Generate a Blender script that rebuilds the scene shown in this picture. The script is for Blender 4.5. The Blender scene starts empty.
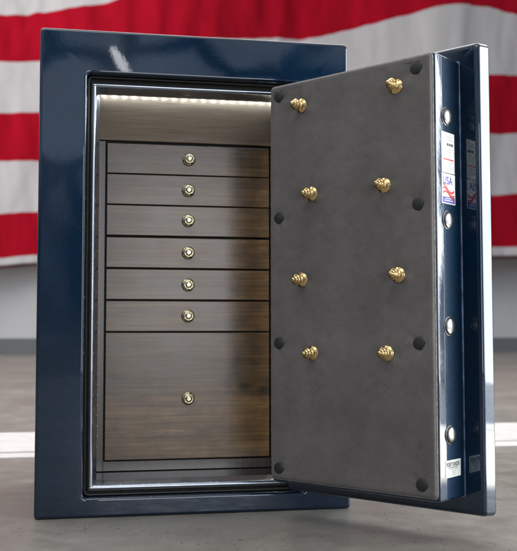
import bpy, bmesh, math, random
from mathutils import Vector, Matrix
random.seed(4)
R = math.radians
S = bpy.context.scene
COL = S.collection
H, W = 1.5, 0.9814
DEPTH = 0.75

# ------------------------------------------------------------------ node helpers
def mat(name):
    m = bpy.data.materials.new(name); m.use_nodes = True
    nt = m.node_tree
    return m, nt, nt.nodes['Principled BSDF']
def N(nt, t, **kw):
    n = nt.nodes.new(t)
    for k, v in kw.items():
        if k in n.inputs.keys() if isinstance(k, str) else False: n.inputs[k].default_value = v
        else: setattr(n, k, v)
    return n
def L(nt, a, b): nt.links.new(a, b)
def setp(b, **kw):
    for k, v in kw.items():
        k = k.replace('_', ' ')
        b.inputs[k].default_value = v
def coords(nt, scale=(1,1,1), kind='Object', rnd=0.0):
    tc = nt.nodes.new('ShaderNodeTexCoord'); mp = nt.nodes.new('ShaderNodeMapping')
    mp.inputs['Scale'].default_value = scale
    L(nt, tc.outputs[kind], mp.inputs['Vector'])
    if rnd:
        oi = nt.nodes.new('ShaderNodeObjectInfo'); ml = nt.nodes.new('ShaderNodeVectorMath'); ml.operation = 'SCALE'
        cb = nt.nodes.new('ShaderNodeCombineXYZ')
        L(nt, oi.outputs['Random'], cb.inputs[0]); L(nt, oi.outputs['Random'], cb.inputs[2])
        L(nt, cb.outputs[0], ml.inputs[0]); ml.inputs['Scale'].default_value = rnd
        L(nt, ml.outputs[0], mp.inputs['Location'])
    return mp.outputs['Vector']
def noise(nt, vec, scale, detail=4, rough=.55, dist=0):
    n = nt.nodes.new('ShaderNodeTexNoise')
    n.inputs['Scale'].default_value = scale; n.inputs['Detail'].default_value = detail
    n.inputs['Roughness'].default_value = rough; n.inputs['Distortion'].default_value = dist
    L(nt, vec, n.inputs['Vector']); return n.outputs['Fac']
def ramp(nt, fac, stops):
    r = nt.nodes.new('ShaderNodeValToRGB')
    el = r.color_ramp.elements
    while len(el) < len(stops): el.new(.5)
    for e, (p, c) in zip(el, stops):
        e.position = p
        e.color = (c, c, c, 1) if isinstance(c, (int, float)) else (*c, 1)
    L(nt, fac, r.inputs[0]); return r.outputs['Color']
def mix(nt, fac, a, b, mode='MIX'):
    m = nt.nodes.new('ShaderNodeMix'); m.data_type = 'RGBA'; m.blend_type = mode
    for idx, v in ((0, fac), (6, a), (7, b)):
        sock = m.inputs[idx]
        if hasattr(v, 'links'): L(nt, v, sock)
        elif isinstance(v, (int, float)): sock.default_value = v if idx == 0 else (v, v, v, 1)
        else: sock.default_value = (*v, 1)
    return m.outputs[2]
def bump(nt, bsdf, h, strength, dist=.01, sock='Normal'):
    b = nt.nodes.new('ShaderNodeBump'); b.inputs['Strength'].default_value = strength
    b.inputs['Distance'].default_value = dist
    L(nt, h, b.inputs['Height']); L(nt, b.outputs[0], bsdf.inputs[sock]); return b

# ------------------------------------------------------------------ materials
M = {}
m, nt, b = mat('navy_paint'); M['navy'] = m
v = coords(nt)
vo = nt.nodes.new('ShaderNodeTexVoronoi'); vo.inputs['Scale'].default_value = 900; L(nt, v, vo.inputs['Vector'])
fl = ramp(nt, vo.outputs['Color'], [(0.0, (.0001,.0060,.0180)), (.55, (.0002,.0115,.0320)), (1.0, (.0010,.030,.072))])
big = ramp(nt, noise(nt, v, 3.0, 3), [(.3, .7), (.7, 1.3)])
L(nt, mix(nt, 1.0, fl, big, 'MULTIPLY'), b.inputs['Base Color'])
setp(b, Metallic=.45, Roughness=.42, Specular_IOR_Level=.1, Coat_Weight=1.0, Coat_Roughness=.025, Coat_IOR=1.62)
pl = noise(nt, v, 2.2, 2)
pe = noise(nt, v, 60, 2)
ad = nt.nodes.new('ShaderNodeMath'); ad.operation = 'MULTIPLY_ADD'; ad.inputs[1].default_value = .012
L(nt, pe, ad.inputs[0]); L(nt, pl, ad.inputs[2])
bump(nt, b, ad.outputs[0], .09, .02, 'Coat Normal')

m, nt, b = mat('steel_blue'); M['steel'] = m
L(nt, ramp(nt, noise(nt, coords(nt), 12, 4), [(.3, (.26,.30,.38)), (.7, (.36,.41,.50))]), b.inputs['Base Color'])
setp(b, Metallic=.85, Roughness=.18, Coat_Weight=1, Coat_Roughness=.04, Coat_IOR=1.9)

m, nt, b = mat('throat_paint'); M['throat'] = m
L(nt, ramp(nt, noise(nt, coords(nt), 12, 4), [(.3, (.010,.014,.022)), (.7, (.018,.024,.036))]), b.inputs['Base Color'])
setp(b, Roughness=.12, Coat_Weight=.5, Coat_Roughness=.05)

m, nt, b = mat('black_rubber'); M['rubber'] = m
v = coords(nt)
L(nt, ramp(nt, noise(nt, v, 60), [(.3, .006), (.7, .018)]), b.inputs['Base Color'])
setp(b, Roughness=.42)

def wood(name, two_tone=False):
    global m, nt, b
    m, nt, b = mat(name); M[name] = m
    v = coords(nt, (.7, 1, 13), rnd=7.3)
    wv = nt.nodes.new('ShaderNodeTexWave'); wv.bands_direction = 'Z'; wv.inputs['Scale'].default_value = 1.6
    wv.inputs['Distortion'].default_value = 7; wv.inputs['Detail'].default_value = 4; wv.inputs['Detail Scale'].default_value = 1.3; wv.inputs['Detail Roughness'].default_value = .6
    L(nt, v, wv.inputs['Vector'])
    g1 = noise(nt, v, 4, 8, .62, .8)
    v2 = coords(nt, (9, 1, 130), rnd=5.1)
    g2 = noise(nt, v2, 3, 5, .7, .2)
    c = ramp(nt, g1, [(.25, (.070,.036,.012)), (.5, (.140,.080,.032)), (.75, (.235,.145,.066))])
    c = mix(nt, .35, c, ramp(nt, wv.outputs['Fac'], [(0, .55), (.6, 1.1), (1, 1.2)]), 'MULTIPLY')
    c2 = mix(nt, .25, c, ramp(nt, g2, [(.32, .25), (.5, 1.0), (.75, 1.25)]), 'MULTIPLY')
    v3 = coords(nt, (1, 1, 1.6), rnd=3)
    n3 = noise(nt, v3, 9, 6, .62)
    sm = ramp(nt, n3, [(.33, .55), (.5, 1.0), (.7, 1.4)])
    col = mix(nt, 1, c2, sm, 'MULTIPLY')
    if two_tone:   # front darker above than below, with dark blots towards its right end
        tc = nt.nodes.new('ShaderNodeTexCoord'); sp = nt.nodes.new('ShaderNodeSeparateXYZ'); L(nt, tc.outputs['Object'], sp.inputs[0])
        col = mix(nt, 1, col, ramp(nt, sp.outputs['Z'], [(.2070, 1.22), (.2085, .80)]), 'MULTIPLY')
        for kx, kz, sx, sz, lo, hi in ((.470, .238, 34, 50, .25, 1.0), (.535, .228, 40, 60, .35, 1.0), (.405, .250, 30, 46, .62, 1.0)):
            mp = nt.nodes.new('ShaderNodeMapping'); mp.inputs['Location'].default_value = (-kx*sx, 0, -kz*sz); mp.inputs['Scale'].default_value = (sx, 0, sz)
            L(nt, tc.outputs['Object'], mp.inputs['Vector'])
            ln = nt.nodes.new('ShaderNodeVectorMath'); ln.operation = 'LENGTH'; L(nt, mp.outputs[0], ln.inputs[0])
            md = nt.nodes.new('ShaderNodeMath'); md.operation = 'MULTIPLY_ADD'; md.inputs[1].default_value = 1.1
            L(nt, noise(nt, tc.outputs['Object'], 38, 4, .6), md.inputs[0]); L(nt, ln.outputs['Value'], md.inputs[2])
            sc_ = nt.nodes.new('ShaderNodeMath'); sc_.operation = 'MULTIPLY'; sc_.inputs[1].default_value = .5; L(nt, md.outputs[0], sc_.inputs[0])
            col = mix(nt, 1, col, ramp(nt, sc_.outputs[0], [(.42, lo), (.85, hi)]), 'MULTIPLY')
    L(nt, col, b.inputs['Base Color'])
    setp(b, Roughness=.55, Coat_Weight=1.0, Coat_IOR=1.5)
    L(nt, ramp(nt, n3, [(.35, .20), (.65, .27)]), b.inputs['Coat Roughness'])
    bump(nt, b, g2, .06, .0005); bump(nt, b, n3, .10, .004, 'Coat Normal')
wood('wood'); wood('wood_two_tone', True)

m, nt, b = mat('pale_wood'); M['pale_wood'] = m
v = coords(nt, (.9, 1, 20))
g1 = noise(nt, v, 6, 8, .65, .6)
v2 = coords(nt, (2, 1, 220)); g2 = noise(nt, v2, 4, 4, .7)
c = ramp(nt, g1, [(.25, (.17,.112,.068)), (.5, (.25,.175,.112)), (.75, (.33,.24,.165))])
L(nt, mix(nt, .3, c, ramp(nt, g2, [(.3, .5), (.75, 1.3)]), 'MULTIPLY'), b.inputs['Base Color'])
setp(b, Roughness=.6, Coat_Weight=.2, Coat_Roughness=.4)
bump(nt, b, g2, .12, .001)

m, nt, b = mat('face_frame_wood'); M['frame_wood'] = m
v = coords(nt, (14, 1, 1.5)); g1 = noise(nt, v, 7, 6, .6)
L(nt, ramp(nt, g1, [(.3, (.050,.037,.030)), (.7, (.095,.072,.058))]), b.inputs['Base Color'])
setp(b, Roughness=.4, Coat_Weight=.8, Coat_Roughness=.22)

m, nt, b = mat('grey_suede'); M['suede'] = m
v = coords(nt)
n1 = noise(nt, v, 5, 7, .6); n2 = noise(nt, v, 380, 2); n5 = noise(nt, v, 34, 5, .65)
cr = ramp(nt, noise(nt, coords(nt, (1.0, 1, 1.0)), 20, 5, .7, .5), [(.48, 1.0), (.497, .45), (.505, .45), (.52, 1.0)])
msk = ramp(nt, noise(nt, v, 6.5, 3, .5), [(.50, 0.0), (.66, .4)])
c = ramp(nt, n1, [(.28, (.100,.089,.084)), (.5, (.126,.114,.109)), (.72, (.155,.142,.136))])
c = mix(nt, .5, c, ramp(nt, n5, [(.3, .82), (.7, 1.16)]), 'MULTIPLY')
c = mix(nt, msk, c, mix(nt, 1, c, cr, 'MULTIPLY'))
L(nt, mix(nt, .25, c, ramp(nt, n2, [(.3, .7), (.7, 1.3)]), 'MULTIPLY'), b.inputs['Base Color'])
setp(b, Roughness=.7, Sheen_Weight=.25, Sheen_Roughness=.4, Specular_IOR_Level=.35)
ad = nt.nodes.new('ShaderNodeMath'); ad.operation = 'MULTIPLY_ADD'; ad.inputs[1].default_value = .05
L(nt, n2, ad.inputs[0]); L(nt, n5, ad.inputs[2])
bump(nt, b, ad.outputs[0], .35, .005)

m, nt, b = mat('brass'); M['brass'] = m
v = coords(nt)
L(nt, ramp(nt, noise(nt, v, 300, 3), [(.3, (.36,.22,.08)), (.5, (.72,.50,.22)), (.75, (.92,.76,.46))]), b.inputs['Base Color'])
setp(b, Metallic=1, Roughness=.19)
m, nt, b = mat('aged_brass'); M['old_brass'] = m
v = coords(nt)
L(nt, ramp(nt, noise(nt, v, 260, 3), [(.38, (.14,.11,.06)), (.55, (.62,.55,.36)), (.75, (.85,.80,.62))]), b.inputs['Base Color'])
setp(b, Metallic=1, Roughness=.2)
m, nt, b = mat('chrome'); M['chrome'] = m
v = coords(nt)
L(nt, ramp(nt, noise(nt, v, 90, 3), [(.3, .10), (.7, .20)]), b.inputs['Base Color'])
setp(b, Metallic=1, Roughness=.28)
m, nt, b = mat('black_plastic'); M['button'] = m
L(nt, ramp(nt, noise(nt, coords(nt), 120), [(.3, .010), (.7, .024)]), b.inputs['Base Color']); setp(b, Roughness=.5)

def flat(name, c, rough=.45):
    m, nt, b = mat(name); v = coords(nt)
    k = ramp(nt, noise(nt, v, 150, 3), [(.3, .88), (.7, 1.06)])
    L(nt, mix(nt, 1, c, k, 'MULTIPLY'), b.inputs['Base Color']); setp(b, Roughness=rough); return m
M['paper'] = flat('white_sticker', (.62,.64,.62)); M['ink'] = flat('black_ink', (.03,.03,.035))
M['red_ink'] = flat('red_ink', (.50,.035,.035)); M['blue_ink'] = flat('blue_ink', (.045,.045,.30))
M['grey_ink'] = flat('grey_ink', (.28,.29,.30)); M['pale_blue_ink'] = flat('pale_blue_ink', (.22,.26,.45))

m, nt, b = mat('lit_led'); M['led'] = m
k = ramp(nt, noise(nt, coords(nt), 40), [(.3, .9), (.7, 1.0)])
setp(b, Base_Color=(.9,.9,.9,1), Emission_Color=(.70,.86,1.0,1), Emission_Strength=215)
m, nt, b = mat('dim_led'); M['dim_led'] = m
setp(b, Base_Color=(.9,.9,.85,1), Emission_Color=(1,.95,.85,1), Emission_Strength=.12, Roughness=.3)
M['led_tape'] = flat('led_tape', (.55,.56,.56), .5)
M['dark_void'] = flat('dark_cabinet', (.008,.007,.006), .7)

def cloth(name, lo, hi):
    m, nt, b = mat(name); v = coords(nt, (1.0, 1, .25))
    n1 = noise(nt, v, 2.0, 6, .6)
    L(nt, ramp(nt, n1, [(.3, lo), (.7, hi)]), b.inputs['Base Color'])
    setp(b, Roughness=.85, Specular_IOR_Level=.1)
    return m
M['red'] = cloth('red_cloth', (.36,.003,.014), (.54,.005,.024))
M['white'] = cloth('white_cloth', (.60,.57,.56), (.72,.69,.68))

m, nt, b = mat('polished_concrete'); M['floor'] = m
v = coords(nt)
n1 = noise(nt, v, 1.1, 8, .6, .3); n2 = noise(nt, v, 9, 6, .65); n4 = noise(nt, v, 160, 3)
c = ramp(nt, n1, [(.28, (.172,.162,.142)), (.5, (.230,.218,.194)), (.72, (.296,.282,.254))])
c = mix(nt, .6, c, ramp(nt, n2, [(.3, .68), (.7, 1.22)]), 'MULTIPLY')
c = mix(nt, .35, c, ramp(nt, n4, [(.3, .75), (.7, 1.2)]), 'MULTIPLY')
def pits(scale, thr, maskscale):
    vo = nt.nodes.new('ShaderNodeTexVoronoi'); vo.inputs['Scale'].default_value = scale
    vd = nt.nodes.new('ShaderNodeVectorMath'); vd.operation = 'ADD'
    nn = nt.nodes.new('ShaderNodeTexNoise'); nn.inputs['Scale'].default_value = scale*1.5
    L(nt, v, nn.inputs['Vector'])
    sc = nt.nodes.new('ShaderNodeVectorMath'); sc.operation = 'SCALE'; sc.inputs['Scale'].default_value = .5/scale
    L(nt, nn.outputs['Color'], sc.inputs[0]); L(nt, v, vd.inputs[0]); L(nt, sc.outputs[0], vd.inputs[1])
    L(nt, vd.outputs[0], vo.inputs['Vector'])
    # keep a pit in some cells only, of random size
    sep = nt.nodes.new('ShaderNodeSeparateColor'); L(nt, vo.outputs['Color'], sep.inputs[0])
    mr = nt.nodes.new('ShaderNodeMapRange'); mr.inputs[1].default_value = .45; mr.inputs[2].default_value = 1.0
    mr.inputs[3].default_value = 0; mr.inputs[4].default_value = thr; L(nt, sep.outputs[0], mr.inputs[0])
    mk = nt.nodes.new('ShaderNodeMath'); mk.operation = 'MULTIPLY'
    L(nt, mr.outputs[0], mk.inputs[0]); L(nt, ramp(nt, noise(nt, v, maskscale, 3), [(.36, 0.0), (.52, 1.0)]), mk.inputs[1])
    lt = nt.nodes.new('ShaderNodeMath'); lt.operation = 'SUBTRACT'
    L(nt, mk.outputs[0], lt.inputs[0]); L(nt, vo.outputs['Distance'], lt.inputs[1])
    s = nt.nodes.new('ShaderNodeMath'); s.operation = 'MULTIPLY'; s.use_clamp = True; s.inputs[1].default_value = 12
    L(nt, lt.outputs[0], s.inputs[0]); return s.outputs[0]
p1 = pits(44, .26, 2.5); p2 = pits(90, .34, 4.0)
mx = nt.nodes.new('ShaderNodeMath'); mx.operation = 'MAXIMUM'; L(nt, p1, mx.inputs[0]); L(nt, p2, mx.inputs[1])
pf = nt.nodes.new('ShaderNodeMath'); pf.operation = 'MULTIPLY'; pf.inputs[1].default_value = .8; L(nt, mx.outputs[0], pf.inputs[0])
L(nt, mix(nt, pf.outputs[0], c, (.075,.060,.048)), b.inputs['Base Color'])
L(nt, ramp(nt, n2, [(.3, .28), (.7, .46)]), b.inputs['Roughness'])
setp(b, Specular_IOR_Level=.22)
iv = nt.nodes.new('ShaderNodeMath'); iv.operation = 'SUBTRACT'; iv.inputs[0].default_value = 0; L(nt, mx.outputs[0], iv.inputs[1])
bump(nt, b, iv.outputs[0], .5, .003)

m, nt, b = mat('white_line_paint'); M['line'] = m
v = coords(nt)
c = ramp(nt, noise(nt, v, 7, 6, .65), [(.28, (.72,.71,.69)), (.6, (.88,.875,.86))])
L(nt, c, b.inputs['Base Color']); setp(b, Roughness=.3)
M['groove'] = flat('groove_grey', (.17,.165,.16), .5)
m, nt, b = mat('wall_paint'); M['wall'] = m
v = coords(nt, (1, 1, .4))
L(nt, ramp(nt, noise(nt, v, .7, 5), [(.3, (.66,.65,.645)), (.7, (.74,.73,.72))]), b.inputs['Base Color']); setp(b, Roughness=.6)
M['base'] = flat('skirting_grey', (.19,.205,.21), .6)
M['brown'] = flat('brown_rope', (.10,.035,.03), .8)

# ------------------------------------------------------------------ geometry helpers
def link(name, bm, mats, parent=None, bev=0, seg=3, smooth=True, wn=True):
    bmesh.ops.recalc_face_normals(bm, faces=bm.faces)
    me = bpy.data.meshes.new(name); bm.to_mesh(me); bm.free()
    for mm in (mats if isinstance(mats, (list, tuple)) else [mats]): me.materials.append(M[mm])
    if smooth:
        for f in me.polygons: f.use_smooth = True
    o = bpy.data.objects.new(name, me); COL.objects.link(o)
    if bev:
        d = o.modifiers.new('bevel', 'BEVEL'); d.width = bev; d.segments = seg; d.limit_method = 'ANGLE'; d.angle_limit = R(40)
    if wn and smooth:
        w = o.modifiers.new('normals', 'WEIGHTED_NORMAL'); w.weight = 100; w.keep_sharp = True
    if parent: o.parent = parent
    return o
def box(bm, x0, x1, y0, y1, z0, z1, mi=0):
    vs = [bm.verts.new((x, y, z)) for x in (x0, x1) for y in (y0, y1) for z in (z0, z1)]
    for q in ((0,1,3,2), (4,6,7,5), (0,4,5,1), (2,3,7,6), (0,2,6,4), (1,5,7,3)):
        bm.faces.new([vs[i] for i in q]).material_index = mi
def rloop(bm, x0, x1, z0, z1, r, y, n=6):
    out = []
    r = max(r, .0005)
    for cx, cz, a0 in ((x1-r, z1-r, 0), (x0+r, z1-r, 90), (x0+r, z0+r, 180), (x1-r, z0+r, 270)):
        for i in range(n+1):
            a = R(a0 + 90*i/n); out.append(bm.verts.new((cx+r*math.cos(a), y, cz+r*math.sin(a))))
    return out
def bridge(bm, loops, closed=False, mi=0):
    pairs = list(zip(loops, loops[1:]))
    if closed: pairs.append((loops[-1], loops[0]))
    for a, c in pairs:
        n = len(a)
        for i in range(n):
            bm.faces.new((a[i], a[(i+1) % n], c[(i+1) % n], c[i])).material_index = mi
def ring(rect, secs, closed=False):
    """rect=(x0,x1,z0,z1); secs = (inset, y, corner radius)"""
    bm = bmesh.new()
    x0, x1, z0, z1 = rect
    bridge(bm, [rloop(bm, x0+i, x1-i, z0+i, z1-i, r, y) for i, y, r in secs], closed)
    return bm
def lathe(bm, prof, axis, org, n=24, mi=0):
    """prof (t along axis, radius)"""
    ax = Vector(axis).normalized(); u = ax.orthogonal().normalized(); w = ax.cross(u); org = Vector(org)
    rs = []
    for t, r in prof:
        if r < 1e-6: rs.append([bm.verts.new(org+ax*t)])
        else: rs.append([bm.verts.new(org+ax*t+(u*math.cos(2*math.pi*i/n)+w*math.sin(2*math.pi*i/n))*r) for i in range(n)])
    for a, c in zip(rs, rs[1:]):
        for i in range(n):
            j = (i+1) % n
            if len(a) == 1 and len(c) == 1: continue
            if len(a) == 1: f = bm.faces.new((a[0], c[i], c[j]))
            elif len(c) == 1: f = bm.faces.new((a[i], a[j], c[0]))
            else: f = bm.faces.new((a[i], a[j], c[j], c[i]))
            f.material_index = mi
def cp(o, parent, loc=None):
    c = o.copy(); COL.objects.link(c); c.parent = parent
    if loc is not None: c.location = loc
    return c

# ------------------------------------------------------------------ the safe
safe = bpy.data.objects.new('jewelry_safe', None); COL.objects.link(safe)
safe['label'] = 'tall glossy navy blue safe with its thick door swung open, showing dark wood drawers'
safe['category'] = 'safe'

OX0, OX1, OZ0, OZ1 = .1446, W-.1446, .0605, 1.3623
bm = bmesh.new()
lp = [rloop(bm, 0+i, W-i, 0+i, H-i, r, y) for i, y, r in
      [(0, DEPTH, .012), (0, .010, .012), (.0008, .0055, .012), (.003, .0022, .011), (.0065, .0005, .009), (.010, 0, .008)]]
back = bm.faces.new(lp[0])
for i, y, r in [(-.010, 0, .020), (-.0062, .0008, .017), (-.0030, .0026, .015), (-.0010, .0055, .013), (0, .010, .012), (0, .052, .012)]:
    lp.append(rloop(bm, OX0+i, OX1-i, OZ0+i, OZ1-i, r, y))
bridge(bm, lp)
link('body', bm, 'navy', safe)

rect = (OX0, OX1, OZ0, OZ1)
# rubber weather seal lying in the recess
link('gasket', ring(rect, [(.0005, .030, .014), (.004, .026, .012), (.007, .030, .010), (.007, .044, .010), (.010, .047, .009),
                           (.013, .040, .007), (.017, .042, .006), (.018, .056, .006)]), 'rubber', safe)
# bevelled steel-blue inner frame; behind its lip the throat opens up towards the top to hide the light strip
bm = bmesh.new(); lp = []
for i, y, r in [(.0150, .056, .005), (.0156, .052, .004), (.0175, .0495, .004), (.0205, .0485, .004), (.0240, .0492, .004), (.0275, .0520, .004), (.0300, .0560, .004), (.0355, .072, .003), (.0375, .079, .003),
                (.038, .083, .003), (.0385, .086, .002), (.0400, .0875, .002), (.0400, .0905, .002), (.0385, .092, .002), (.0385, .110, .002)]:
    lp.append(rloop(bm, OX0+i, OX1-i, OZ0+i, OZ1-i, r, y))
lp.append(rloop(bm, OX0+.0385, OX1-.0385, OZ0+.0385, OZ1+.006, .002, .1105))
lp.append(rloop(bm, OX0+.0385, OX1-.0385, OZ0+.0385, OZ1+.006, .002, .29))
bridge(bm, lp[:12]); bridge(bm, lp[11:14], mi=1); bridge(bm, lp[13:], mi=2)
link('inner_frame', bm, ['steel', 'rubber', 'throat'], safe)
YF = .26
IX0, IX1, IZ0, IZ1 = OX0+.0385, OX1-.0385, OZ0+.0385, OZ1+.006
# cabinet
bm = bmesh.new(); box(bm, IX0, IX1, YF+.012, YF+.45, IZ0, IZ1)
link('cabinet', bm, 'dark_void', safe, smooth=False)
bm = bmesh.new()
box(bm, IX0+.001, .2075, YF, YF+.011, IZ0+.002, 1.2045)
box(bm, .7745, IX1-.001, YF, YF+.011, IZ0+.002, 1.2045)
box(bm, .2078, .7742, YF+.0005, YF+.0115, IZ0+.002, .1325)
link('face_frame', bm, 'frame_wood', safe, bev=.001, seg=2)
bm = bmesh.new(); box(bm, IX0+.001, IX1-.001, YF-.002, YF+.010, 1.2085, IZ1-.001)
link('top_panel', bm, 'pale_wood', safe, bev=.0012, seg=2)

# drawers
DX0, DX1 = .2130, .7680
def knob_mesh(bm, org, axis, s=1.0, n=20):
    pr = [(0, .0), (0, .0205), (.0015, .0215), (.003, .0205), (.0035, .018), (.0055, .0165), (.0065, .013), (.008, .0075), (.014, .0058), (.019, .0065),
          (.021, .0125), (.0225, .0170), (.025, .0185), (.0275, .0180), (.029, .0150), (.030, .0135), (.0315, .0138), (.0335, .0120), (.035, .0095), (.0358, .0078),
          (.037, .0080), (.0385, .0082), (.041, .0070), (.0430, .0045), (.044, .0)]
    lathe(bm, [(t*s*1.1, r*s*(1 if t < .012 else .88)) for t, r in pr], axis, org, n)
def rosette_knob(bm, org):
    # scalloped ornamental drawer knob
    pr = [(0, 0), (0, .0215), (.002, .0222), (.004, .0195), (.0055, .0150), (.008, .0075), (.015, .0065), (.019, .0130), (.0215, .0175), (.024, .0185), (.0265, .0165), (.027, .0135), (.0255, .0120), (.0285, .0100), (.031, .0075), (.0295, .0045), (.0315, 0)]
    ax = Vector((0, -1, 0)); n = 32; rs = []
    for t, r in pr:
        if r < 1e-6: rs.append([bm.verts.new(Vector(org)+ax*t)]); continue
        l = []
        for i in range(n):
            a = 2*math.pi*i/n
            q = r*(1+.03*math.cos(10*a)) if r > .011 else r
            l.append(bm.verts.new((org[0]+q*math.cos(a), org[1]-t, org[2]+q*math.sin(a))))
        rs.append(l)
    for a, c in zip(rs, rs[1:]):
        for i in range(n):
            j = (i+1) % n
            if len(a) == 1: bm.faces.new((a[0], c[i], c[j]))
            elif len(c) == 1: bm.faces.new((a[i], a[j], c[0]))
            else: bm.faces.new((a[i], a[j], c[j], c[i]))
def drawer(z0, z1, kz, mt='wood'):
    bm = bmesh.new(); box(bm, 0, DX1-DX0, 0, .018, 0, z1-z0)
    d = link('drawer', bm, mt, safe, bev=.0016, seg=3)
    d.location = (DX0, YF-.005, z0)
    bm = bmesh.new(); rosette_knob(bm, (0, 0, 0))
    k = link('knob', bm, 'old_brass', d, wn=False); k.location = (.489-DX0, 0, kz-z0)
    return d, k
zs = [1.2005, 1.094, .989, .884, .775, .668, .561]
d0, k0 = drawer(zs[1]+.0025, zs[1]+.1035, 1.149)
for i, kz in zip(range(2, 7), (1.042, .939, .829, .720, .615)):
    dd = cp(d0, safe, (DX0, YF-.005 + random.uniform(-.0008, .0008), zs[i]+.0025))
    kk = cp(k0, dd, (.489-DX0 - .0015*(i > 1), 0, kz-zs[i]-.0025)); kk.rotation_euler.y = random.uniform(0, .6)
drawer(.1375, zs[6]-.0025, .338, 'wood_two_tone')

# LED strips (lit)
bm = bmesh.new(); box(bm, IX0+.004, IX1-.004, .241, .252, IZ1-.0025, IZ1-.0003)
strip = link('led_strip', bm, 'led_tape', safe, smooth=False)
bm = bmesh.new(); lathe(bm, [(0, .0034), (.0012, .0034), (.0026, .0024), (.0032, 0)], (0, 0, -1), (0, 0, 0), 10)
led0 = link('led', bm, 'led', strip, wn=False)
nled = 18
for i in range(nled):
    lo = (IX0+.018+i*.0338, .2465, IZ1-.0025)
    if i == 0: led0.location = lo
    else: cp(led0, strip, lo)
bm = bmesh.new(); box(bm, IX0+.0003, IX0+.002, .232, .242, .14, 1.19)
strip2 = link('led_strip', bm, 'rubber', safe, smooth=False)
bm = bmesh.new(); lathe(bm, [(0, .0022), (.0016, .0022), (.003, .0012), (.0034, 0)], (1, 0, 0), (0, 0, 0), 8)
l2 = link('led', bm, 'dim_led', strip2, wn=False)
for i in range(22):
    lo = (IX0+.002, .237, .185+i*.034)
    if i == 0: l2.location = lo
    else: cp(l2, strip2, lo)

m, nt, b = mat('warm_led'); M['warm_led'] = m
setp(b, Base_Color=(.9,.85,.7,1), Emission_Color=(1,.86,.58,1), Emission_Strength=65)
bm = bmesh.new(); box(bm, IX1-.002, IX1-.0003, .205, .215, .14, 1.19)
strip3 = link('led_strip', bm, 'led_tape', safe, smooth=False)
bm = bmesh.new(); lathe(bm, [(0, .0030), (.0014, .0030), (.0026, .0018), (.003, 0)], (-1, 0, 0), (0, 0, 0), 8)
l3 = link('led', bm, 'warm_led', strip3, wn=False)
for i in range(20):
    lo = (IX1-.002, .210, .165+i*.053)
    if i == 0: l3.location = lo
    else: cp(l3, strip3, lo)

# ------------------------------------------------------------------ the door
PHI = .8911; PW = .5626; PZ0, PZ1 = .1185, 1.3043; T = .1367; FT = .056; FE = .061; FZ0, FZ1 = .0685, 1.3518
# door slab: one continuous shell: box face -> box sides -> flange -> outer face
bm = bmesh.new()
bx = (0.0, PW, PZ0, PZ1)
lp = []
for i, y, r in [(.012, .0042, .006), (.0045, .0042, .006), (.0015, .0055, .006), (0, .009, .006), (0, T-.003, .006), (-.0008, T-.0008, .006), (-.003, T, .006)]:
    lp.append(rloop(bm, bx[0]+i, bx[1]-i, bx[2]+i, bx[3]-i, r, y))
cap = bm.faces.new(lp[0])
fx = (-FE, PW+FE, FZ0, FZ1)
for i, y, r in [(.016, T, .010), (.0095, T+.0006, .011), (.005, T+.0028, .012), (.002, T+.0065, .013), (.0005, T+.0105, .013),
                (-.0035, T+FT-.010, .014), (-.003, T+FT-.005, .014), (-.0005, T+FT-.0015, .013), (.005, T+FT, .012)]:
    lp.append(rloop(bm, fx[0]+i, fx[1]-i, fx[2]+i, fx[3]-i, r, y))
bridge(bm, lp); bm.faces.new(lp[-1])
door = link('door', bm, 'navy', safe)
door.location = (.6953, -.1496, 0); door.rotation_euler = (0, 0, -PHI)

# padded suede liner
bm = bmesh.new(); lp = []
for i, y, r in [(0, .0048, .012), (-.0003, .001, .012), (.0006, -.003, .012), (.003, -.0058, .011), (.007, -.007, .010), (.015, -.0072, .008)]:
    lp.append(rloop(bm, .001+i, PW-.008-i, PZ0+.010+i, PZ1-.004-i, r, y))
bridge(bm, lp)
gx0, gx1, gz0, gz1 = .001+.013, PW-.008-.013, PZ0+.010+.013, PZ1-.004-.013
HOOKS = [(.120, 1.227), (.447, 1.228), (.158, .961), (.407, .960), (.120, .712), (.449, .713), (.158, .499), (.411, .502)]
BUTS = [(.035, 1.269), (.034, .901), (.033, .527), (.032, .160), (.510, 1.268), (.512, .900), (.510, .530), (.514, .160)]
from mathutils import noise as mn
GX, GZ = 110, 236; G = []
for a in range(GX+1):
    col_ = []
    for c_ in range(GZ+1):
        x = gx0+(gx1-gx0)*a/GX; z = gz0+(gz1-gz0)*c_/GZ
        e = min(x-gx0, gx1-x, z-gz0, gz1-z); e = min(1, max(0, e/.04)); e = e*e*(3-2*e)
        y = -.0072 - e*(.0012*mn.noise(Vector((x*4, z*4, 1))) + .0006*mn.noise(Vector((x*13, z*13, 5))) + .00025*mn.noise(Vector((x*45, z*45, 9))))
        for px, pz in BUTS:
            d2 = (x-px)**2+(z-pz)**2
            if d2 < .01:
                th = math.atan2(z-pz, x-px)
                y += min(1, e*2+.3)*(.0040*math.exp(-d2/.0007) + .0014*math.exp(-d2/.002)*math.sin(5*th+px*90))
        for px, pz in HOOKS:
            d2 = (x-px)**2+(z-pz)**2
            if d2 < .02:
                th = math.atan2(z-pz, x-px)
                y += .0030*math.exp(-d2/.0007) + .0020*math.exp(-d2/.0035)*math.sin(4*th+px*70+pz*9)
        col_.append(bm.verts.new((x, y, z)))
    G.append(col_)
for a in range(GX):
    for c_ in range(GZ): bm.faces.new((G[a][c_], G[a+1][c_], G[a+1][c_+1], G[a][c_+1]))
link('door_liner', bm, 'suede', door)
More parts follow.
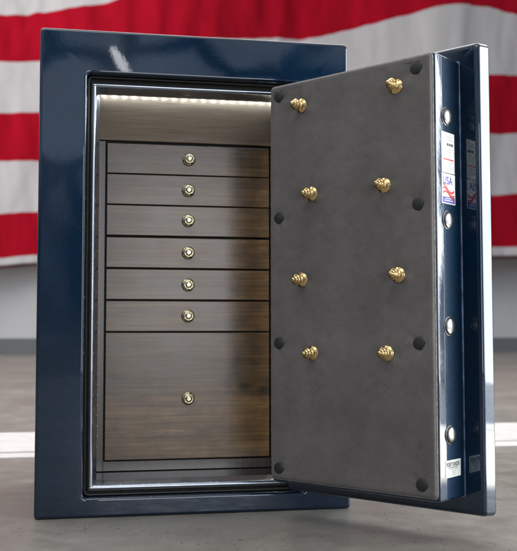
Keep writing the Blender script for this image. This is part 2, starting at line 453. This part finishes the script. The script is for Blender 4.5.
# piping along the liner's edge
bm = bmesh.new(); lp = []
for k in range(8):
    a = 2*math.pi*k/8
    rr = .0026
    lp.append(rloop(bm, .001-.001-rr*math.cos(a), PW-.008+.001+rr*math.cos(a), PZ0+.010-.001-rr*math.cos(a), PZ1-.004+.001+rr*math.cos(a), .012, .0035+rr*math.sin(a)))
bridge(bm, lp, closed=True)
m, nt, b = mat('pale_suede'); M['pale_suede'] = m
L(nt, ramp(nt, noise(nt, coords(nt), 90, 4), [(.3, (.16,.155,.155)), (.7, (.36,.35,.35))]), b.inputs['Base Color']); setp(b, Roughness=.8)
link('liner_edge', bm, 'pale_suede', door, wn=False)
# bead of sealant in the crease between box and flange
bm = bmesh.new(); lp = []
for k in range(6):
    a = 2*math.pi*k/6; rr = .0022
    lp.append(rloop(bm, -.001-rr*math.cos(a), PW+.001+rr*math.cos(a), PZ0-.001-rr*math.cos(a), PZ1+.001+rr*math.cos(a), .006, T-.0015+rr*math.sin(a)))
bridge(bm, lp, closed=True)
m, nt, b = mat('blue_sealant'); M['seal'] = m
L(nt, ramp(nt, noise(nt, coords(nt), 25, 4), [(.35, (.03,.06,.14)), (.7, (.16,.24,.42))]), b.inputs['Base Color']); setp(b, Roughness=.3)
link('sealant_bead', bm, 'seal', door, wn=False)

# necklace hooks
bm = bmesh.new(); knob_mesh(bm, (0, 0, 0), (0, -1, 0), 1.0)
hk = link('hook_knob', bm, 'brass', door, wn=False)
for i, (x, z) in enumerate([(.120, 1.227), (.447, 1.228), (.158, .961), (.407, .960), (.120, .712), (.449, .713), (.158, .499), (.411, .502)]):
    o = hk if i == 0 else cp(hk, door)
    o.location = (x, -.0048, z)
    o.rotation_euler = (random.uniform(-.06, .06), random.uniform(0, 1), random.uniform(-.05, .05))
bm = bmesh.new(); lathe(bm, [(-.002, .0175), (.0015, .0175), (.004, .0165), (.0055, .013), (.006, 0)], (0, -1, 0), (0, 0, 0), 24)
bt = link('button', bm, 'button', door, wn=False)
for i, (x, z) in enumerate([(.035, 1.269), (.034, .901), (.033, .527), (.032, .160), (.510, 1.268), (.512, .900), (.510, .530), (.514, .160)]):
    o = bt if i == 0 else cp(bt, door)
    o.location = (x, -.0034, z)
# locking bolts on the free edge of the door (and their round mounts)
bm = bmesh.new(); lathe(bm, [(-.01, .0235), (.0035, .0235), (.0056, .0222), (.0078, .017), (.0090, .009), (.0094, 0)], (1, 0, 0), (0, 0, 0), 32)
lathe(bm, [(-.001, .0262), (.0010, .0262), (.0016, .0252), (.0016, .0235)], (1, 0, 0), (0, 0, 0), 32)
bo = link('locking_bolt', bm, 'chrome', door)
for i, z in enumerate((1.140, .859, .575, .288)):
    o = bo if i == 0 else cp(bo, door)
    o.location = (PW, .0615, z)

# stickers on the free edge, printed facing +x of the door (text runs along +y)
def text_bm(bm, s, y, z, size, mi, sx=1.0, x=.0011, bold=.0):
    cu = bpy.data.curves.new('t', 'FONT'); cu.body = s; cu.size = size; cu.offset = bold; cu.resolution_u = 3
    to = bpy.data.objects.new('t', cu); COL.objects.link(to)
    dg = bpy.context.evaluated_depsgraph_get()
    me = bpy.data.meshes.new_from_object(to.evaluated_get(dg))
    n0 = len(bm.verts); tmp = bmesh.new(); tmp.from_mesh(me)
    vm = {}
    for vv in tmp.verts: vm[vv] = bm.verts.new((x, y+vv.co.x*sx, z+vv.co.y))
    for f in tmp.faces:
        try: bm.faces.new([vm[q] for q in f.verts]).material_index = mi
        except ValueError: pass
    tmp.free(); bpy.data.objects.remove(to); bpy.data.curves.remove(cu); bpy.data.meshes.remove(me)
def rect2(bm, y0, y1, z0, z1, mi, x=.0010):
    f = bm.faces.new([bm.verts.new(c) for c in ((x, y0, z0), (x, y1, z0), (x, y1, z1), (x, y0, z1))]); f.material_index = mi
MS = ['paper', 'ink', 'red_ink', 'blue_ink', 'grey_ink', 'pale_blue_ink']
def sticker(build, label, rnd=0):
    bm = bmesh.new(); build(bm)
    o = link('sticker', bm, MS, door, smooth=False); o.location = (PW, 0, 0); o['label'] = label; return o
def s1(bm):
    box(bm, .0003, .0008, .032, .102, .986, 1.096)
    for k in range(3): rect2(bm, .060, .092-.008*(k % 2), 1.0845-k*.0045, 1.0865-k*.0045, 4)
    # hollow oval seal and the coil below it on the left
    for cz, ry, rz in ((1.075, .0075, .012), (1.052, .0075, .009)):
        n = 20; a = []; c = []
        for i in range(n):
            t = 2*math.pi*i/n
            a.append(bm.verts.new((.001, .0445+ry*math.cos(t), cz+rz*math.sin(t)))); c.append(bm.verts.new((.001, .0445+(ry-.0022)*math.cos(t), cz+(rz-.0022)*math.sin(t))))
        for i in range(n): bm.faces.new((a[i], a[(i+1) % n], c[(i+1) % n], c[i])).material_index = 4
    for y, w in ((.060, .010), (.072, .009), (.083, .011)): rect2(bm, y, y+w, 1.060, 1.067, 1)
    for k, (a, e) in enumerate(((.040, .092), (.050, .084), (.056, .080), (.062, .074))): rect2(bm, a, e, 1.0490-k*.0065, 1.0508-k*.0065, 4)
    rect2(bm, .040, .096, 1.0205, 1.0245, 2)
    for k in range(5): rect2(bm, .044+.003*(k % 2), .092-.004*(k % 3), 1.0150-k*.0045, 1.0164-k*.0045, 4)
sticker(s1, 'narrow white label with fine print and a red line')
def s2(bm):
    box(bm, .0003, .0008, .031, .103, .902, .984)
    text_bm(bm, 'USA', .037, .955, .030, 3, .92, bold=.0006)
    for k in range(3):   # three waving red bands
        n = 14; up = []; dn = []
        for i in range(n+1):
            t = i/n; y = .036+.062*t
            zc = .9305+.0085*k + .0075*math.sin(t*5.2+.6*k) - .010*t*(1)
            up.append(bm.verts.new((.001, y, zc+.0030))); dn.append(bm.verts.new((.001, y, zc-.0030)))
        for i in range(n): bm.faces.new((dn[i], dn[i+1], up[i+1], up[i])).material_index = 2
    rect2(bm, .034, .100, .9045, .921, 3)
    for k, (a, e) in enumerate(((.050, .082), (.044, .090))): rect2(bm, a, e, .9155-k*.0055, .9175-k*.0055, 0, .0013)
sticker(s2, 'small label with USA, red waves and a blue foot')
def s3(bm):
    box(bm, .0003, .0008, .033, .113, .1775, .2225)
    text_bm(bm, 'FORT KNOX', .0365, .2060, .0150, 1, .80, bold=.0006)
    for k, (a, e) in enumerate(((.048, .098), (.055, .092), (.062, .086), (.066, .082), (.062, .084))): rect2(bm, a, e, .2015-k*.0048, .2033-k*.0048, 4 if k else 1)
sticker(s3, 'small white maker label with black lettering')
# hinge knuckles joining door and body
for i, z in enumerate((.24, 1.18)):
    bm = bmesh.new(); lathe(bm, [(-.05, 0), (-.05, .010), (-.047, .012), (.047, .012), (.05, .010), (.05, 0)], (0, 0, 1), (.858, -.013, z), 20)
    link('hinge', bm, 'navy', safe)

# ------------------------------------------------------------------ setting
bm = bmesh.new()
vs = [bm.verts.new(c) for c in ((-60, -40, 0), (60, -40, 0), (60, 60, 0), (-60, 60, 0))]; bm.faces.new(vs)
fl = link('floor', bm, 'floor', smooth=False); fl['kind'] = 'structure'
bm = bmesh.new(); box(bm, -30, 30, 1.64, 2.52, .0005, .004)
o = link('floor_marking', bm, 'line', smooth=False); o['kind'] = 'structure'
bm = bmesh.new(); box(bm, -30, 30, 1.44, 1.60, .0005, .004)
o = link('floor_marking', bm, 'line', smooth=False); o['kind'] = 'structure'
bm = bmesh.new(); box(bm, -30, 30, 1.605, 1.635, .0005, .003)
o = link('floor_joint', bm, 'groove', smooth=False); o['kind'] = 'structure'

# back wall with grey skirting
bw = bpy.data.objects.new('back_wall', None); COL.objects.link(bw); bw.location = (5, 23, 0)
bw['kind'] = 'structure'
bm = bmesh.new(); box(bm, -30, 30, 0, .3, .42, 16)
wl = link('wall', bm, 'wall', bw, smooth=False)
bm = bmesh.new(); box(bm, -30, 30, -.04, .3, 0, .416)
link('skirting', bm, 'base', bw, smooth=False)

# the flag
FXS = [-14, -9, -3.59, -2.09, -1.15, 1.14, 4.68, 7.3, 10.05, 11.58, 12.41, 14.4, 19, 26]
rows = {
 'b7': [2.25, 2.31, 2.41, 2.49, 2.57, 2.63, 2.67, 2.72, 2.76, 2.82],
 'b6': [2.43, 2.50, 2.62, 2.71, 2.81, 2.85, 2.92, 2.98, 3.02, 3.08],
 'b5': [3.59, 3.67, 3.77, 3.91, 4.10, 4.25, 4.40, 4.47, 4.58, 4.72],
 'b4': [4.93, 5.06, 5.15, 5.33, 5.62, 5.85, 6.10, 6.24, 6.36, 6.53],
 'b3': [6.24, 6.35, 6.47, 6.68, 7.01, 7.35, 7.75, 7.97, 8.07, 8.29],
 'b2': [7.57, 7.73, 7.86, 8.15, 8.69, 9.13, 9.73, 9.98, 9.88, 9.86],
 'b1': [8.84, 9.01, 9.16, 9.47, 10.07, 10.57, 11.17, 11.46, 11.41, 11.4]}
def ext(l): return [l[0]-.4, l[0]-.3] + l + [l[-1]+.2, l[-1]+.1]
K = [ext(rows[k]) for k in ('b7', 'b6', 'b5', 'b4', 'b3', 'b2', 'b1')]
for k in range(3): K.append([z+1.35 for z in K[-1]])
def cub(xs, ys, x):
    for i in range(len(xs)-1):
        if x <= xs[i+1] or i == len(xs)-2:
            t = (x-xs[i])/(xs[i+1]-xs[i])
            def sl(j):
                if j == 0 or j == len(xs)-1: return 0
                return (ys[j+1]-ys[j-1])/(xs[j+1]-xs[j-1])
            h = xs[i+1]-xs[i]; m0 = sl(i)*h; m1 = sl(i+1)*h
            return ((2*t**3-3*t*t+1)*ys[i] + (t**3-2*t*t+t)*m0 + (-2*t**3+3*t*t)*ys[i+1] + (t**3-t*t)*m1)
bm = bmesh.new()
NX = 520
grid = []
subs = 6
zrows = []
for k in range(len(K)-1):
    for s in range(subs): zrows.append((k, s/subs))
zrows.append((len(K)-2, 1.0))
phs = [(random.uniform(.5, 1.1), random.uniform(0, 6.28), random.uniform(.04, .16)) for _ in range(7)]
phs2 = [(random.uniform(2.6, 5.5), random.uniform(0, 6.28), random.uniform(.002, .007)) for _ in range(5)]
for (k, s) in zrows:
    row = []
    for i in range(NX+1):
        x = -14 + 40*i/NX
        za, zb = cub(FXS, K[k], x), cub(FXS, K[k+1], x)
        z = za+(zb-za)*s
        f = sum(a*math.sin(w*x+p+.10*z*math.sin(p)) for w, p, a in phs) + sum(a*math.sin(w*x+p+.35*z*math.sin(3*p)) for w, p, a in phs2)
        f *= 1.0; f += .35*mn.noise(Vector((x*.55+z*.10, z*.12, 3))) + .16*mn.noise(Vector((x*1.6-z*.25, z*.2, 7))) + .085*mn.noise(Vector((x*3.2+z*.9, z*.55, 11))) + .05*mn.noise(Vector((x*5.5-z*1.5, z*.9, 17)))*max(0, mn.noise(Vector((x*.4, z*.4, 2)))+.4)
        row.append(bm.verts.new((x, 22+f, z)))
    grid.append(row)
for j in range(len(zrows)-1):
    k = zrows[j][0]
    mi = 1 if k == 0 else (0 if k % 2 == 1 else 1)
    for i in range(NX):
        bm.faces.new((grid[j][i], grid[j][i+1], grid[j+1][i+1], grid[j+1][i])).material_index = mi
fg = link('flag', bm, ['red', 'white'], wn=False)
sd = fg.modifiers.new('thick', 'SOLIDIFY'); sd.thickness = .01
fg['label'] = 'huge red and white striped flag hanging out of focus in front of the far wall'; fg['category'] = 'flag'
bm = bmesh.new(); prev = None
for i in range(NX+1):
    x = -14+40*i/NX; z = cub(FXS, K[0], x)-.035; y = grid_y = 22 + sum(a*math.sin(w*x+p+.10*z*math.sin(p)) for w, p, a in phs)
    l = [bm.verts.new((x, y+.04*math.cos(t), z+.04*math.sin(t))) for t in (0, 1.26, 2.51, 3.77, 5.03)]
    if prev: 
        for q in range(5): bm.faces.new((prev[q], prev[(q+1) % 5], l[(q+1) % 5], l[q]))
    prev = l
link('hem_rope', bm, 'brown', fg, wn=False)

# ------------------------------------------------------------------ light
def area(name, loc, target, sx, sy, rad, col=(1, 1, 1)):
    l = bpy.data.lights.new(name, 'AREA'); l.shape = 'RECTANGLE'; l.size = sx; l.size_y = sy
    l.energy = rad*math.pi*sx*sy; l.color = col
    o = bpy.data.objects.new(name, l); COL.objects.link(o); o.location = loc
    d = Vector(target)-Vector(loc); o.rotation_euler = d.to_track_quat('-Z', 'Y').to_euler(); return o
# the big open doorway to the right (daylight)
area('doorway_light', (9.2, -3.5, 2.3), (0, -3.5, 2.3), 8.6, 4.6, 9.5, (.93, .97, 1.0))
area('room_light', (1.48, -9.5, 1.55), (1.48, 0, 1.55), 2.3, 3.0, 5.6, (.93, .95, 1.0))
o = area('streak_lamp', (.55, -8.0, 3.75), (.3, 0, 1.4), .10, .34, 6, (.95, .97, 1.0)); o.rotation_euler.rotate_axis('Z', .5); o.data.shape = 'ELLIPSE'  # small lamp added behind the camera; its reflection draws a streak on the frame
area('ceiling_light', (-1.5, -3.5, 6.0), (.3, .5, 0), 5, 3, 2.2, (1, .98, .95))
area('ceiling_light', (2.5, 4.5, 7.5), (2.5, 3.5, 0), 14, 5, 3.1, (1, .98, .96))
area('flag_light', (-5.0, 12.0, 10.5), (6, 22, 5), 12, 5, 4.7, (1, .98, .97))
# spot added off view: imitates a sun patch that the door's edge mirrors
sl = bpy.data.lights.new('floor_spot', 'SPOT'); sl.energy = 38000; sl.spot_size = R(36); sl.spot_blend = .3; sl.shadow_soft_size = .05
so = bpy.data.objects.new('floor_spot', sl); COL.objects.link(so); so.location = (3.4, -1.0, 4.5)

w = bpy.data.worlds.new('World'); S.world = w; w.use_nodes = True
nt = w.node_tree; bg = nt.nodes['Background']
tc = nt.nodes.new('ShaderNodeTexCoord'); sp = nt.nodes.new('ShaderNodeSeparateXYZ'); L(nt, tc.outputs['Generated'], sp.inputs[0])
gr = ramp(nt, sp.outputs['Z'], [(0.0, (.11,.12,.14)), (.40, (.08,.09,.11)), (.60, (.42,.42,.43)), (1.0, (.85,.85,.85))])
nz = noise(nt, tc.outputs['Generated'], 5, 3, .5, .6)
lo_ = mix(nt, 1, gr, ramp(nt, nz, [(.42, .05), (.58, 2.2)]), 'MULTIPLY')
# roof bays of the hall behind the camera: lighter bays between dark curved beams
nn = nt.nodes.new('ShaderNodeTexNoise'); nn.inputs['Scale'].default_value = 3; L(nt, tc.outputs['Generated'], nn.inputs['Vector'])
sc = nt.nodes.new('ShaderNodeVectorMath'); sc.operation = 'SCALE'; sc.inputs['Scale'].default_value = .18; L(nt, nn.outputs['Color'], sc.inputs[0])
av = nt.nodes.new('ShaderNodeVectorMath'); av.operation = 'ADD'; L(nt, tc.outputs['Generated'], av.inputs[0]); L(nt, sc.outputs[0], av.inputs[1])
vo = nt.nodes.new('ShaderNodeTexVoronoi'); vo.feature = 'DISTANCE_TO_EDGE'; vo.inputs['Scale'].default_value = 9; L(nt, av.outputs[0], vo.inputs['Vector'])
beams = ramp(nt, vo.outputs['Distance'], [(.03, .0), (.12, 1.0)])
reg = ramp(nt, sp.outputs['Z'], [(.10, 0.0), (.2, 1.0), (.45, 1.0), (.6, 0.0)])
bay = mix(nt, 1, mix(nt, 1, (.50,.60,.75), beams, 'MULTIPLY'), reg, 'MULTIPLY')
L(nt, mix(nt, 1, lo_, bay, 'ADD'), bg.inputs['Color'])
bg.inputs['Strength'].default_value = 1.0

# ------------------------------------------------------------------ camera
f, cx, cy, cz, yaw, pit, rol = 933.1855, 0.1441, -2.8984, 0.557, 0.184, 0.0616, -0.0008
fw = Vector((math.sin(yaw)*math.cos(pit), math.cos(yaw)*math.cos(pit), math.sin(pit)))
r = Vector((math.cos(yaw), -math.sin(yaw), 0)); u = r.cross(fw)
r2 = r*math.cos(rol)+u*math.sin(rol); u2 = -r*math.sin(rol)+u*math.cos(rol)
cd = bpy.data.cameras.new('camera'); cam = bpy.data.objects.new('camera', cd); COL.objects.link(cam)
mw = Matrix((r2, u2, -fw)).transposed().to_4x4(); mw.translation = (cx, cy, cz); cam.matrix_world = mw
cd.sensor_fit = 'VERTICAL'; cd.sensor_height = 38.37; cd.lens = f/551*38.37
cd.clip_end = 300
cd.dof.use_dof = True; cd.dof.focus_distance = 2.72; cd.dof.aperture_fstop = 4.6
S.camera = cam
S.view_settings.view_transform = 'Standard'; S.view_settings.look = 'None'; S.view_settings.exposure = 0; S.view_settings.gamma = 1
S.render.engine = 'CYCLES'
